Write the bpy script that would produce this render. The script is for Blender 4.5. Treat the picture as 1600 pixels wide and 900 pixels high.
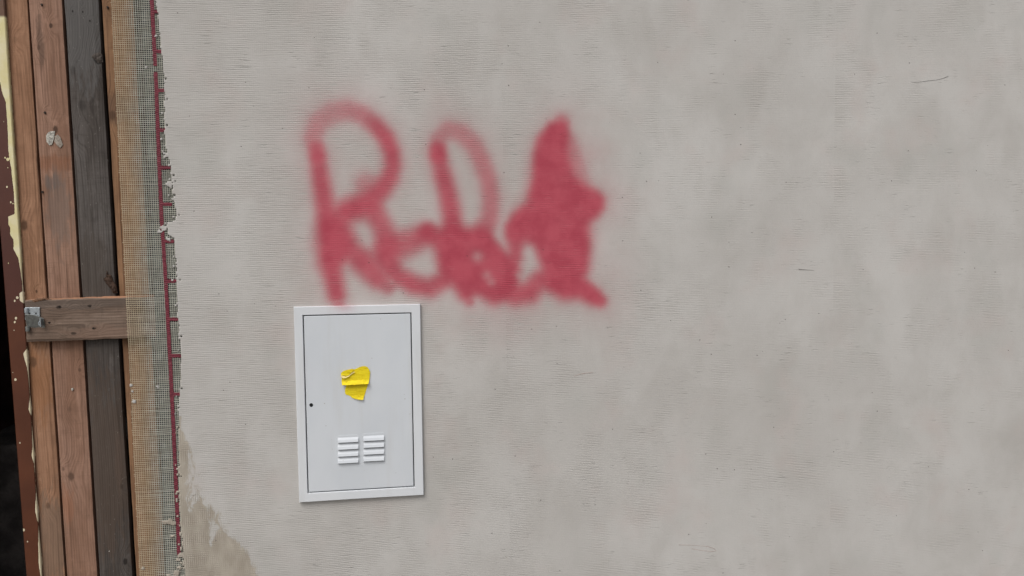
import bpy, bmesh, math, random
import numpy as np
from mathutils import Matrix, Vector

for o in list(bpy.data.objects):
    bpy.data.objects.remove(o)
S = bpy.context.scene
random.seed(4)
RNG = np.random.default_rng(11)

# ------------------------------------------------------------------ camera
FPX = 1180.0                                     # focal length in photograph pixels (1600 wide)
YAW, PITCH, ROLL = 0.15194, 0.06756, -0.01763
CAM = np.array([0.0, -1.95, 1.5])
FW = np.array([math.sin(YAW) * math.cos(PITCH), math.cos(YAW) * math.cos(PITCH), -math.sin(PITCH)])
_r = np.array([math.cos(YAW), -math.sin(YAW), 0.0])
_u = np.cross(_r, FW)
RT = _r * math.cos(ROLL) + _u * math.sin(ROLL)
UP = _u * math.cos(ROLL) - _r * math.sin(ROLL)
cd = bpy.data.cameras.new('camera')
cd.sensor_width = 36.0
cd.lens = 36.0 * FPX / 1600.0
cd.clip_start = 0.05
cd.clip_end = 500.0
cam = bpy.data.objects.new('camera', cd)
S.collection.objects.link(cam)
m = Matrix.Identity(4)
for i in range(3):
    m[i][0], m[i][1], m[i][2], m[i][3] = RT[i], UP[i], -FW[i], CAM[i]
cam.matrix_world = m
S.camera = cam

# ------------------------------------------------------------------ sky, sun, exposure (overcast daylight)
SUN_DIR = Vector((-0.42, -0.62, 0.95)).normalized()           # towards the sun
sun_el = math.asin(SUN_DIR.z)
sun_az = math.atan2(SUN_DIR.x, SUN_DIR.y)
W = bpy.data.worlds.new('World')
S.world = W
W.use_nodes = True
wn = W.node_tree
wn.nodes.clear()
wo = wn.nodes.new('ShaderNodeOutputWorld')
wb = wn.nodes.new('ShaderNodeBackground')
sk = wn.nodes.new('ShaderNodeTexSky')
sk.sky_type = 'NISHITA'
sk.sun_disc = False
sk.sun_elevation = sun_el
sk.sun_rotation = sun_az
sk.air_density = 1.0
sk.dust_density = 4.0
hs = wn.nodes.new('ShaderNodeHueSaturation')                  # cloud cover: nearly colourless sky light
hs.inputs['Saturation'].default_value = 0.30
wn.links.new(sk.outputs[0], hs.inputs['Color'])
wn.links.new(hs.outputs[0], wb.inputs['Color'])
wb.inputs['Strength'].default_value = 0.10
wn.links.new(wb.outputs[0], wo.inputs['Surface'])
sd = bpy.data.lights.new('sun', 'SUN')
sd.energy = 1.3
sd.angle = math.radians(34)
sd.color = (1.0, 0.965, 0.92)
sun = bpy.data.objects.new('sun', sd)
S.collection.objects.link(sun)
sun.rotation_euler = SUN_DIR.to_track_quat('Z', 'Y').to_euler()
sun.location = (-2, -4, 6)
S.view_settings.view_transform = 'Standard'
S.view_settings.look = 'None'
S.view_settings.exposure = 0.38
S.view_settings.gamma = 1.0
S.view_settings.use_curve_mapping = False


# ------------------------------------------------------------------ helpers
def P(px, py, Y=0.0):
    """photograph pixel -> point on the vertical plane y = Y"""
    d = FW * FPX + RT * (px - 800.0) - UP * (py - 450.0)
    t = (Y - CAM[1]) / d[1]
    return CAM + d * t


def vline(p0, p1, Y):
    """x as a linear function of z for an upright edge seen through two pixels"""
    a, b = P(*p0, Y), P(*p1, Y)
    k = (b[0] - a[0]) / (b[2] - a[2])
    return lambda z: a[0] + k * (z - a[2])


def _hash(ix, iy, seed):
    h = (ix.astype(np.int64) * 374761393 + iy.astype(np.int64) * 668265263 + seed * 1442695041) & 0xFFFFFFFF
    h = ((h ^ (h >> 13)) * 1274126177) & 0xFFFFFFFF
    return ((h ^ (h >> 16)) & 0xFFFF) / 65535.0


def vnoise(x, y, seed=0):
    x = np.asarray(x, float)
    y = np.asarray(y, float)
    x, y = np.broadcast_arrays(x, y)
    ix, iy = np.floor(x), np.floor(y)
    fx, fy = x - ix, y - iy
    fx = fx * fx * (3 - 2 * fx)
    fy = fy * fy * (3 - 2 * fy)
    a, b = _hash(ix, iy, seed), _hash(ix + 1, iy, seed)
    c, d = _hash(ix, iy + 1, seed), _hash(ix + 1, iy + 1, seed)
    return (a * (1 - fx) + b * fx) * (1 - fy) + (c * (1 - fx) + d * fx) * fy


def fbm(x, y, seed=0, n=4):
    t, amp, s = 0, .5, 0
    for i in range(n):
        t = t + amp * vnoise(x * 2 ** i, y * 2 ** i, seed + i * 17)
        s += amp
        amp *= .5
    return t / s


def sstep(a, b, x):
    t = np.clip((x - a) / (b - a), 0, 1)
    return t * t * (3 - 2 * t)


def mesh_obj(name, verts, faces, mat=None, parent=None, smooth=False, attrs=None):
    me = bpy.data.meshes.new(name)
    me.from_pydata([tuple(v) for v in verts], [], [tuple(f) for f in faces])
    if attrs:
        for k, arr in attrs.items():
            a = me.attributes.new(k, 'FLOAT', 'POINT')
            a.data.foreach_set('value', np.asarray(arr, dtype=np.float32))
    if smooth:
        me.polygons.foreach_set('use_smooth', [True] * len(me.polygons))
    me.update()
    o = bpy.data.objects.new(name, me)
    S.collection.objects.link(o)
    if mat:
        me.materials.append(mat)
    if parent:
        o.parent = parent
    return o


def bm_obj(name, bm, mat=None, parent=None, smooth=False):
    me = bpy.data.meshes.new(name)
    bmesh.ops.recalc_face_normals(bm, faces=bm.faces)
    bm.to_mesh(me)
    bm.free()
    if smooth:
        me.polygons.foreach_set('use_smooth', [True] * len(me.polygons))
    o = bpy.data.objects.new(name, me)
    S.collection.objects.link(o)
    if mat:
        me.materials.append(mat)
    if parent:
        o.parent = parent
    return o


def empty(name, loc, label, cat, group=None):
    """thing root; its parts are built in world coordinates and parented keeping their place"""
    o = bpy.data.objects.new(name, None)
    S.collection.objects.link(o)
    o['label'] = label
    o['category'] = cat
    if group:
        o['group'] = group
    o.empty_display_size = .1
    o.location = loc
    return o


def adopt(root):
    """give every child an inverse so that world-space vertices stay put"""
    inv = Matrix.Translation(root.location).inverted()
    for c in S.collection.objects:
        if c.parent == root:
            c.matrix_parent_inverse = inv


def box_bm(bm, x0, x1, y0, y1, z0, z1, bevel=0.0, seg=1):
    r = bmesh.ops.create_cube(bm, size=1.0)
    for v in r['verts']:
        v.co = Vector(((x0 + x1) / 2 + v.co.x * (x1 - x0), (y0 + y1) / 2 + v.co.y * (y1 - y0),
                       (z0 + z1) / 2 + v.co.z * (z1 - z0)))
    if bevel:
        es = list({e for v in r['verts'] for e in v.link_edges})
        bmesh.ops.bevel(bm, geom=es, offset=bevel, segments=seg, affect='EDGES', profile=.5)
    return bm


# ------------------------------------------------------------------ node helpers
class NT:
    def __init__(self, name):
        self.mat = bpy.data.materials.new(name)
        self.mat.use_nodes = True
        self.t = self.mat.node_tree
        self.t.nodes.clear()
        self.out = self.n('ShaderNodeOutputMaterial')
        self.b = self.n('ShaderNodeBsdfPrincipled')
        self.l(self.b.outputs[0], self.out.inputs['Surface'])
        self.co = self.n('ShaderNodeNewGeometry').outputs['Position']

    def n(self, typ, **kw):
        nd = self.t.nodes.new(typ)
        for k, v in kw.items():
            setattr(nd, k, v)
        return nd

    def l(self, a, b):
        self.t.links.new(a, b)

    def put(self, sock, v):
        if isinstance(v, bpy.types.NodeSocket):
            self.l(v, sock)
        elif isinstance(v, tuple) and len(v) == 3 and sock.type == 'RGBA':
            sock.default_value = (*v, 1)
        else:
            sock.default_value = v

    def math(self, op, a, b=None, c=None, clamp=False):
        nd = self.n('ShaderNodeMath', operation=op)
        nd.use_clamp = clamp
        for i, v in enumerate((a, b, c)):
            if v is not None:
                self.put(nd.inputs[i], v)
        return nd.outputs[0]

    def scale(self, v, loc=(0, 0, 0), src=None):
        nd = self.n('ShaderNodeMapping')
        self.l(src or self.co, nd.inputs[0])
        nd.inputs['Location'].default_value = loc
        nd.inputs['Scale'].default_value = v
        return nd.outputs[0]

    def noise(self, vec, scale=1.0, detail=4, rough=.55, dist=0.0, out=0):
        nd = self.n('ShaderNodeTexNoise')
        self.put(nd.inputs['Vector'], vec)
        nd.inputs['Scale'].default_value = scale
        nd.inputs['Detail'].default_value = detail
        nd.inputs['Roughness'].default_value = rough
        nd.inputs['Distortion'].default_value = dist
        return nd.outputs[out]

    def vor(self, vec, scale=1.0, out='Distance', rand=1.0):
        nd = self.n('ShaderNodeTexVoronoi')
        self.put(nd.inputs['Vector'], vec)
        nd.inputs['Scale'].default_value = scale
        nd.inputs['Randomness'].default_value = rand
        return nd.outputs[out]

    def ramp(self, fac, a, b, lo=0.0, hi=1.0, smooth=True):
        """map fac from a..b to lo..hi"""
        nd = self.n('ShaderNodeMapRange')
        nd.interpolation_type = 'SMOOTHSTEP' if smooth else 'LINEAR'
        self.put(nd.inputs['Value'], fac)
        for k, v in (('From Min', a), ('From Max', b), ('To Min', lo), ('To Max', hi)):
            nd.inputs[k].default_value = v
        return nd.outputs['Result']

    def mix(self, fac, a, b, mode='MIX'):
        nd = self.n('ShaderNodeMix', data_type='RGBA', blend_type=mode)
        self.put(nd.inputs[0], fac)
        self.put(nd.inputs[6], a)
        self.put(nd.inputs[7], b)
        return nd.outputs[2]

    def attr(self, name):
        return self.n('ShaderNodeAttribute', attribute_name=name).outputs['Fac']

    def xyz(self, src=None):
        nd = self.n('ShaderNodeSeparateXYZ')
        self.l(src or self.co, nd.inputs[0])
        return nd.outputs

    def bump(self, h, dist, strength=1.0, prev=None):
        nd = self.n('ShaderNodeBump')
        nd.inputs['Strength'].default_value = strength
        nd.inputs['Distance'].default_value = dist
        self.l(h, nd.inputs['Height'])
        if prev:
            self.l(prev, nd.inputs['Normal'])
        return nd.outputs[0]

    def done(self, col, rough=.8, normal=None, metal=0.0, spec=.3):
        self.put(self.b.inputs['Base Color'], col)
        self.put(self.b.inputs['Roughness'], rough)
        self.b.inputs['Metallic'].default_value = metal
        self.b.inputs['Specular IOR Level'].default_value = spec
        if normal:
            self.l(normal, self.b.inputs['Normal'])
        return self.mat


def plain(name, col, rough=.7, metal=0.0, var=.12, scale=30, bump=0.0):
    t = NT(name)
    nz = t.noise(t.co, scale, 4)
    c = t.mix(t.ramp(nz, .3, .7), tuple(x * (1 - var) for x in col), tuple(min(1, x * (1 + var)) for x in col))
    nm = t.bump(t.noise(t.co, scale * 6, 3), bump) if bump else None
    return t.done(c, rough, nm, metal)


# ------------------------------------------------------------------ spray-paint field (in wall metres)
MM = 0.00164      # metres per photograph pixel near the lettering, for stroke radii
STROKES = [
    # (points (px, py, radius px, density))
    [(496, 244, 10, .8), (490, 216, 11, .46), (499, 191, 12, .42), (520, 177, 13, .45), (544, 173, 13, .50),
     (568, 181, 12, .60), (586, 195, 12, .85), (602, 214, 12, .95), (612, 238, 12, .95), (614, 258, 12, .9),
     (609, 278, 13, .9), (596, 298, 14, .9), (576, 314, 16, .95), (556, 325, 18, 1), (543, 330, 17, 1)],
    [(574, 289, 14, .42), (590, 292, 12, .3)],
    [(495, 232, 10, .6), (499, 266, 12, .9), (504, 298, 13, .92), (509, 330, 14, .94), (513, 356, 18, 1),
     (518, 384, 22, 1), (516, 408, 18, 1), (521, 434, 14, .95), (526, 460, 12, .95), (529, 472, 8, .6)],
    [(526, 352, 18, .95), (546, 388, 17, .9), (570, 416, 16, .9), (590, 436, 14, .9), (606, 448, 10, .7)],
    [(584, 330, 15, .85), (597, 354, 15, .85), (604, 380, 18, .88), (604, 404, 16, .85), (620, 430, 13, .9),
     (646, 445, 14, .95), (672, 450, 14, .9), (694, 437, 13, .9), (702, 418, 14, .9)],
    [(668, 364, 14, .9), (646, 376, 17, .82), (622, 384, 20, .85), (606, 390, 19, .85)],
    [(572, 404, 12, .45), (604, 420, 12, .4)],
    [(668, 363, 12, .85), (690, 377, 16, .9), (704, 384, 18, .95)],
    [(684, 242, 11, .9), (686, 218, 11, .52), (702, 204, 12, .46), (722, 210, 12, .46), (740, 228, 12, .50),
     (753, 251, 12, .56), (763, 282, 12, .60), (767, 313, 12, .62), (764, 343, 13, .68), (753, 366, 16, .9)],
    [(684, 234, 11, .8), (692, 274, 13, .9), (700, 306, 13, .93), (706, 337, 14, .95), (708, 364, 17, 1),
     (707, 399, 20, 1), (714, 430, 16, 1), (728, 458, 12, .95), (733, 470, 7, .7)],
    [(706, 372, 18, .95), (728, 372, 17, .95), (748, 376, 18, .95), (768, 392, 16, .95), (786, 412, 15, .9),
     (796, 436, 14, .95)],
    [(706, 400, 20, 1), (724, 402, 15, .9), (734, 424, 15, .95), (752, 448, 16, .95), (772, 462, 14, .9)],
    [(744, 424, 12, .8), (764, 420, 14, .85), (776, 436, 14, .9), (788, 456, 13, .9)],
    [(806, 372, 14, .9), (806, 398, 12, .9), (802, 424, 12, .9), (794, 446, 15, .95), (806, 460, 16, .95),
     (828, 456, 16, .95), (842, 438, 14, .85)],
    [(878, 190, 10, .45), (872, 208, 15, .9), (858, 230, 19, 1), (854, 262, 22, 1), (852, 298, 22, 1),
     (842, 334, 24, 1), (818, 350, 22, 1), (806, 360, 17, 1)],
    [(872, 214, 17, .95), (872, 246, 18, .95), (882, 280, 16, .7), (896, 300, 16, .85)],
    [(888, 226, 12, .40), (895, 256, 15, .48), (904, 286, 16, .55)],
    [(856, 310, 24, 1), (888, 318, 24, 1), (914, 312, 19, 1), (928, 316, 16, .95), (918, 328, 16, .95)],
    [(848, 356, 28, 1), (870, 372, 30, 1), (892, 380, 27, 1), (890, 410, 26, 1), (876, 424, 28, 1), (866, 400, 24, 1)],
    [(866, 440, 17, 1), (884, 450, 18, 1), (908, 452, 16, 1), (928, 464, 13, 1), (938, 470, 10, .9)],
    [(900, 350, 22, 1), (904, 384, 18, .95), (900, 420, 18, .95)],
]
POLYS = [
    [(888, 192), (876, 186), (857, 192), (840, 214), (833, 240), (834, 276), (826, 313), (802, 335), (791, 352), (797, 370), (814, 374), (832, 384), (842, 404),
     (857, 440), (882, 460), (909, 457), (932, 475), (941, 468), (938, 457), (912, 434), (915, 408), (918, 388), (916, 362), (922, 346), (934, 339), (943, 326), (943, 310), (933, 297),
     (914, 291), (896, 272), (886, 250), (880, 226)],
    [(690, 374), (706, 360), (730, 362), (764, 362), (780, 384), (798, 402), (802, 440), (790, 460), (770, 466), (752, 458), (730, 462), (716, 440), (700, 408)],
    [(506, 352), (528, 350), (548, 384), (538, 410), (520, 420), (504, 400)],
]
HOLES = [((746, 401), 9, .36), ((761, 430), 8, .30), ((768, 441), 7, .28), ((574, 372), 12, .6), ((568, 362), 8, .4),
         ((822, 396), 7, .6), ((818, 414), 8, .6), ((812, 430), 7, .5), ((612, 440), 4, .3)]


def spray(X, Z):
    """paint density at wall points"""
    keep = np.ones_like(X)
    near = np.full_like(X, 9.0)
    for st in STROKES:
        pts = [(P(a, b), (r * 1.0 + 1.0) * MM, d) for a, b, r, d in st]
        best = np.zeros_like(X)
        for (p, r0, d0), (q, r1, d1) in zip(pts, pts[1:]):
            ax, az, bx, bz = p[0], p[2], q[0], q[2]
            dx, dz = bx - ax, bz - az
            t = np.clip(((X - ax) * dx + (Z - az) * dz) / (dx * dx + dz * dz), 0, 1)
            dist = np.hypot(X - ax - t * dx, Z - az - t * dz)
            r = r0 + (r1 - r0) * t
            de = d0 + (d1 - d0) * t
            s = dist / r
            soft = np.exp(-.72 * s ** 2.7)
            best = np.maximum(best, de * soft)
            near = np.minimum(near, np.maximum(dist - r, 0))
        keep *= 1 - best * .97
    for pg in POLYS:
        q = [P(a, b) for a, b in pg]
        inside = np.zeros(X.shape, bool)
        dist = np.full(X.shape, 9.0)
        for p, r in zip(q, q[1:] + q[:1]):
            dx, dz = r[0] - p[0], r[2] - p[2]
            t = np.clip(((X - p[0]) * dx + (Z - p[2]) * dz) / (dx * dx + dz * dz), 0, 1)
            dist = np.minimum(dist, np.hypot(X - p[0] - t * dx, Z - p[2] - t * dz))
            cr = (p[2] > Z) != (r[2] > Z)
            inside ^= cr & (X < p[0] + dx * (Z - p[2]) / (dz if abs(dz) > 1e-9 else 1e-9))
        sd_ = np.where(inside, -dist, dist)
        keep *= 1 - .93 * sstep(.015, -.021, sd_) * (.80 + .35 * fbm(X * 22, Z * 22, 77))
        near = np.minimum(near, np.maximum(sd_, 0))
    dens = np.clip(1 - keep, 0, 1)
    for (c, r, k) in HOLES:
        p = P(*c)
        dens *= 1 - k * np.exp(-(((X - p[0]) ** 2 + (Z - p[2]) ** 2) / (r * MM) ** 2))
    halo = .18 * np.exp(-near / .018) + .11 * np.exp(-near / .055)
    for hx, hy, hr, hd in ((950, 320, 40, .12), (922, 240, 36, .10), (965, 420, 36, .06), (790, 495, 50, .06), (482, 240, 30, .06)):
        p = P(hx, hy)
        halo = halo + hd * np.exp(-((X - p[0]) ** 2 + (Z - p[2]) ** 2) / (hr * MM) ** 2)
    halo *= .55 + .9 * fbm(X * 14, Z * 14, 5)
    return np.clip(dens + (1 - dens) * halo, 0, 1)


# ------------------------------------------------------------------ materials
def coat_material():
    t = NT('grey_base_coat')
    s = t.xyz()
    x, z = s[0], s[2]
    def diag(a, b, ang, loc):
        nd = t.n('ShaderNodeMapping')
        t.l(t.co, nd.inputs[0])
        nd.inputs['Rotation'].default_value = (0, math.radians(ang), 0)
        nd.inputs['Scale'].default_value = (a, 0, b)
        nd.inputs['Location'].default_value = loc
        return nd.outputs[0]
    big = t.noise(diag(1, 1.1, 20, (0, 0, 0)), 1.9, 6, .6, .25)
    mid = t.noise(diag(1.2, .8, 35, (7, 0, 3)), 5.5, 6, .62, .35)
    swipe = t.noise(diag(1.0, 2.6, 52, (1, 0, 2)), 2.4, 5, .6, .2)
    swipe2 = t.noise(diag(2.4, 1.0, 18, (11, 0, 5)), 2.2, 5, .6, .2)
    hue = t.noise(t.scale((1, 0, 1), (3, 0, 9)), 6, 3, .6)
    c = t.mix(t.ramp(big, .32, .68), (.447, .431, .411), (.508, .495, .477))
    c = t.mix(t.ramp(mid, .40, .70, 0, .36), c, (.372, .352, .328))
    c = t.mix(t.ramp(swipe, .50, .66, 0, .32), c, (.520, .506, .485))
    c = t.mix(t.ramp(swipe2, .54, .70, 0, .24), c, (.395, .376, .352))
    c = t.mix(t.ramp(hue, .50, .75, 0, .32), c, (.475, .395, .372))
    hue2 = t.noise(t.scale((1, 0, 1), (23, 0, 4)), 5, 2, .5)
    c = t.mix(t.ramp(hue2, .55, .75, 0, .30), c, (.375, .38, .355))
    # trowelled ribs from the mesh below: broken, horizontal, patchy
    warp = t.noise(t.scale((5, 0, 2)), 1.0, 2, .5)
    zz = t.math('ADD', z, t.math('MULTIPLY', warp, .003))
    saw = t.math('SINE', t.math('MULTIPLY', zz, 2 * math.pi / .0048))
    rows = t.noise(t.scale((24, 0, 370)), 1.0, 2, .5)
    cols = t.math('SINE', t.math('MULTIPLY', x, 2 * math.pi / .0048))
    patch = t.noise(t.scale((1.3, 0, 1)), 6.5, 5, .62, .3)
    leftness = t.ramp(x, -.6, .9, .13, -.04, smooth=False)
    amp = t.ramp(t.math('ADD', patch, leftness), .42, .70, .10, 1.0)
    for sx, wd in ((vline((783, 100), (797, 900), 0)(1.4), .10), (vline((1306, 0), (1297, 850), 0)(1.4), .085)):
        d = t.math('SUBTRACT', x, sx)
        a1 = t.math('MULTIPLY', t.ramp(d, -.001, .002), t.ramp(d, .02, wd, 1, 0))
        a1 = t.math('MULTIPLY', a1, t.ramp(t.noise(t.scale((3, 0, 6), (5, 0, 1)), 1, 3), .42, .62))
        amp = t.math('MAXIMUM', amp, t.math('MULTIPLY', a1, .95))
    c = t.mix(t.math('MULTIPLY', amp, .26), c, (.360, .340, .316))
    rib = t.math('ADD', t.math('MULTIPLY', saw, .35), t.math('MULTIPLY', t.math('SUBTRACT', rows, .5), 2.6))
    tanm = t.attr('tan')
    tn = t.math('ADD', tanm, t.math('MULTIPLY', t.math('SUBTRACT', t.noise(t.scale((75, 0, 34)), 1, 6, .7, .5), .5), 1.1))
    tmask = t.ramp(tn, .40, .62)
    rib = t.math('ADD', rib, t.math('MULTIPLY', t.math('MULTIPLY', cols, .7), t.ramp(tanm, .1, .6, .15, 1.3)))
    h = t.math('MULTIPLY', rib, amp)
    h = t.math('SUBTRACT', h, t.math('MULTIPLY', t.ramp(rows, .40, .29), t.math('MULTIPLY', t.ramp(t.noise(t.scale((1, 0, 1.2), (31, 0, 8)), 11, 4, .6), .50, .66), 1.2)))
    # pits and specks
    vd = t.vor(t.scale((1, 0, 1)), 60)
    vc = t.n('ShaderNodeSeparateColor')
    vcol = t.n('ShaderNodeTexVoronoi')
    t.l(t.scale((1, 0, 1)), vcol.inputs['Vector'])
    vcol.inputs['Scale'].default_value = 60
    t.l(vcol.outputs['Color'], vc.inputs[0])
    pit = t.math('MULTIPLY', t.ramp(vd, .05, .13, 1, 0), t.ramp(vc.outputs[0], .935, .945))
    grain = t.noise(t.scale((1, 1, 1)), 520, 3, .75)
    # groove shade painted into the colour: darker in the deepest ribs of the trowelling
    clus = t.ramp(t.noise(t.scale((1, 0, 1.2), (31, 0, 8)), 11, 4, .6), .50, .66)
    groove_shade = t.math('MULTIPLY', t.ramp(rows, .40, .29), t.math('ADD', t.math('MULTIPLY', clus, .9), t.math('MULTIPLY', amp, .25), clamp=True))
    c = t.mix(t.math('MULTIPLY', groove_shade, .4), c, (.20, .19, .175))
    c = t.mix(t.math('MULTIPLY', t.ramp(grain, .5, .75), .26), c, (.25, .24, .225))
    # older beige adhesive where the grey coat was not drawn over it
    tcol = t.mix(t.ramp(t.noise(t.scale((30, 0, 14)), 1, 4), .3, .7), (.31, .275, .228), (.40, .36, .305))
    c = t.mix(tmask, c, tcol)
    # spray paint
    dens = t.attr('paint')
    sp = t.noise(t.scale((1, 0, 1)), 420, 3, .7)
    g = t.math('MULTIPLY', t.math('MULTIPLY', dens, t.math('SUBTRACT', 1.0, dens)), 4.0)
    d2 = t.math('ADD', dens, t.math('MULTIPLY', t.math('MULTIPLY', t.math('SUBTRACT', sp, .5), 1.4), g), clamp=True)
    d2 = t.math('SUBTRACT', d2, t.math('MULTIPLY', t.math('MULTIPLY', t.ramp(rows, .45, .3), amp), .13), clamp=True)
    pc = t.mix(t.ramp(t.noise(t.scale((1, 0, 1)), 18, 3), .35, .65), (.385, .060, .088), (.445, .082, .112))
    c = t.mix(d2, c, pc)
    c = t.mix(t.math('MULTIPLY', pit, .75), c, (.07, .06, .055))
    hh = t.math('SUBTRACT', h, t.math('MULTIPLY', pit, 1.5))
    hh = t.math('SUBTRACT', hh, t.math('MULTIPLY', tmask, .9))
    for sx in (vline((783, 100), (797, 900), 0)(1.4), vline((1306, 0), (1297, 850), 0)(1.4)):      # overlap steps of the mesh lengths
        dd = t.math('ADD', t.math('SUBTRACT', x, sx), t.math('MULTIPLY', t.math('SUBTRACT', warp, .5), .006))
        hh = t.math('SUBTRACT', hh, t.ramp(dd, -.004, .004, 0, .55))
        hh = t.math('ADD', hh, t.ramp(dd, .006, .16, 0, .55))
    nm = t.bump(t.math('ADD', hh, t.math('MULTIPLY', mid, .8)), .00038, 1.0)
    nm = t.bump(grain, .0004, .5, nm)
    return t.done(c, .93, nm, spec=.15)


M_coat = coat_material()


def wood_material(name, dark, lite, grain_dark, seed, knots=(), blot=None, grain=1.0, horizontal=False, worn=0.0):
    t = NT(name)
    o = (seed * 3.7, seed * 1.3, seed * 5.1)
    sc = (lambda a, b: (b, 20, a)) if horizontal else (lambda a, b: (a, 20, b))
    bend = t.noise(t.scale(sc(6, 1.1), o), 1, 2, .5)
    s = t.xyz()
    u = s[2] if horizontal else s[0]
    uu = t.math('ADD', u, t.math('MULTIPLY', bend, .055))
    kn_dark = None
    for (px, py, Y, r, st) in knots:
        p = P(px, py, Y)
        dx = t.math('SUBTRACT', s[0], float(p[0]))
        dz = t.math('SUBTRACT', s[2], float(p[2]))
        if horizontal:
            dx = t.math('MULTIPLY', dx, .6)
        else:
            dz = t.math('MULTIPLY', dz, .6)
        d = t.math('SQRT', t.math('ADD', t.math('MULTIPLY', dx, dx), t.math('MULTIPLY', dz, dz)))
        # rings bend round the knot
        uu = t.math('ADD', uu, t.ramp(d, 0, r * 4, .02, 0))
        k = t.math('MULTIPLY', t.ramp(t.math('ADD', d, t.math('MULTIPLY', t.noise(t.scale((90, 90, 90), o), 1, 3), r * .5)),
                                      r * .62, r * 1.05, 1, 0), st)
        kn_dark = k if kn_dark is None else t.math('MAXIMUM', kn_dark, k)
    rings = t.math('SINE', t.math('MULTIPLY', uu, 900 * grain))
    rings2 = t.math('SINE', t.math('MULTIPLY', uu, 410 * grain))
    fib = t.noise(t.scale(sc(190, 5), o), 1, 5, .7)
    fib2 = t.noise(t.scale(sc(70, 2.4), o), 1, 5, .65)
    big = t.noise(t.scale(sc(16, 3.5), o), 1, 4, .6, .3)
    c = t.mix(t.ramp(big, .3, .7), dark, lite)
    g = t.math('ADD', t.math('MULTIPLY', rings, .26), t.math('MULTIPLY', rings2, .2))
    g = t.math('ADD', g, t.math('MULTIPLY', t.math('SUBTRACT', fib2, .5), 1.5))
    c = t.mix(t.ramp(g, -.05, .6, 0, .75), c, grain_dark)
    mot = t.noise(t.scale(sc(60, 22), (o[0] + 4, 1, 2)), 1, 5, .65, .5)
    c = t.mix(t.ramp(mot, .45, .75, 0, .55), c, tuple(v * .72 for v in dark))
    c = t.mix(t.ramp(mot, .45, .25, 0, .45), c, tuple(min(1, v * 1.3) for v in lite))
    saw = t.noise(t.scale(sc(24, 420), o), 1, 2, .5)
    c = t.mix(t.ramp(saw, .55, .75, 0, .30), c, tuple(v * .6 for v in dark))
    c = t.mix(t.ramp(fib, .55, .78, 0, .7), c, tuple(v * .5 for v in dark))
    c = t.mix(t.ramp(fib, .46, .26, 0, .6), c, tuple(min(1, v * 1.35) for v in lite))
    if blot:
        for (px, py, Y, rx, rz, colr, st) in blot:
            p = P(px, py, Y)
            dx = t.math('DIVIDE', t.math('SUBTRACT', s[0], float(p[0])), rx)
            dz = t.math('DIVIDE', t.math('SUBTRACT', s[2], float(p[2])), rz)
            d = t.math('SQRT', t.math('ADD', t.math('MULTIPLY', dx, dx), t.math('MULTIPLY', dz, dz)))
            d = t.math('ADD', d, t.math('MULTIPLY', t.math('SUBTRACT', t.noise(t.scale(sc(110, 22), o), 1, 5, .7), .5), 2.6))
            c = t.mix(t.ramp(d, .55, 1.15, st, 0), c, colr)
    if kn_dark is not None:
        c = t.mix(kn_dark, c, tuple(v * .33 for v in grain_dark))
    # hairline checks
    chk = t.noise(t.scale(sc(260, 2.2), (o[0] + 9, 3, 1)), 1, 3, .5)
    c = t.mix(t.ramp(chk, .70, .76, 0, .75), c, tuple(v * .22 for v in dark))
    if worn:
        wv = t.noise(t.scale(sc(300, 110), o), 1, 2, .6)
        c = t.mix(t.ramp(wv, .68, .78, 0, worn), c, (.42, .40, .37))
    h = t.math('ADD', t.math('MULTIPLY', g, .8), t.math('MULTIPLY', fib, 1.3))
    h = t.math('SUBTRACT', h, t.ramp(chk, .68, .76, 0, 2))
    nm = t.bump(h, .0007, .85)
    return t.done(c, .82, nm, spec=.2)


YB, YR, YPOST = 0.030, 0.010, 0.021       # board, rail and post front planes

# ------------------------------------------------------------------ ground
tg = NT('yard_ground')
gc = tg.mix(tg.ramp(tg.noise(tg.co, 3, 5), .3, .7), (.13, .12, .10), (.24, .22, .19))
gc = tg.mix(tg.ramp(tg.noise(tg.co, 60, 4), .45, .7, 0, .6), gc, (.30, .28, .25))
M_ground = tg.done(gc, .95, tg.bump(tg.noise(tg.co, 40, 5), .02))
n = 24
gx = np.linspace(-40, 40, n)
gv = [(a, b - 20, 0.0) for b in gx for a in gx]
gf = [(j * n + i, j * n + i + 1, (j + 1) * n + i + 1, (j + 1) * n + i) for j in range(n - 1) for i in range(n - 1)]
ground = mesh_obj('ground', gv, gf, M_ground)
ground['kind'] = 'structure'

# ------------------------------------------------------------------ rendered house wall
WALL_TOP, WALL_RIGHT = 2.75, 4.2
eps_left = vline((219, 0), (261, 900), 0.0)
wall = empty('rendered_wall', (1.5, .1, 0), 'grey base-coated house wall with red spray-painted scrawl and ribbed trowel marks', 'wall')

te = NT('graphite_insulation')
ec = te.mix(te.ramp(te.noise(te.scale((1, 1, 1)), 45, 5, .6), .35, .65), (.030, .034, .031), (.085, .09, .082))
ec = te.mix(te.ramp(te.noise(te.scale((25, 1, 9)), 1, 5, .6), .60, .70, 0, .6), ec, (.22, .22, .20))
M_eps = te.done(ec, .9, te.bump(te.vor(te.co, 260), .001, .5))
zs = np.linspace(0, WALL_TOP, 12)
v, f_ = [], []
for z in zs:
    xl = float(eps_left(z))
    v += [(xl, .0035, z), (WALL_RIGHT, .0035, z), (WALL_RIGHT, .16, z), (xl, .16, z)]
for k in range(len(zs) - 1):
    for a in range(4):
        f_.append((4 * k + a, 4 * k + (a + 1) % 4, 4 * k + 4 + (a + 1) % 4, 4 * k + 4 + a))
f_ += [(3, 2, 1, 0), tuple(4 * (len(zs) - 1) + a for a in range(4))]
mesh_obj('insulation_board', v, f_, M_eps, wall)
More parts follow.
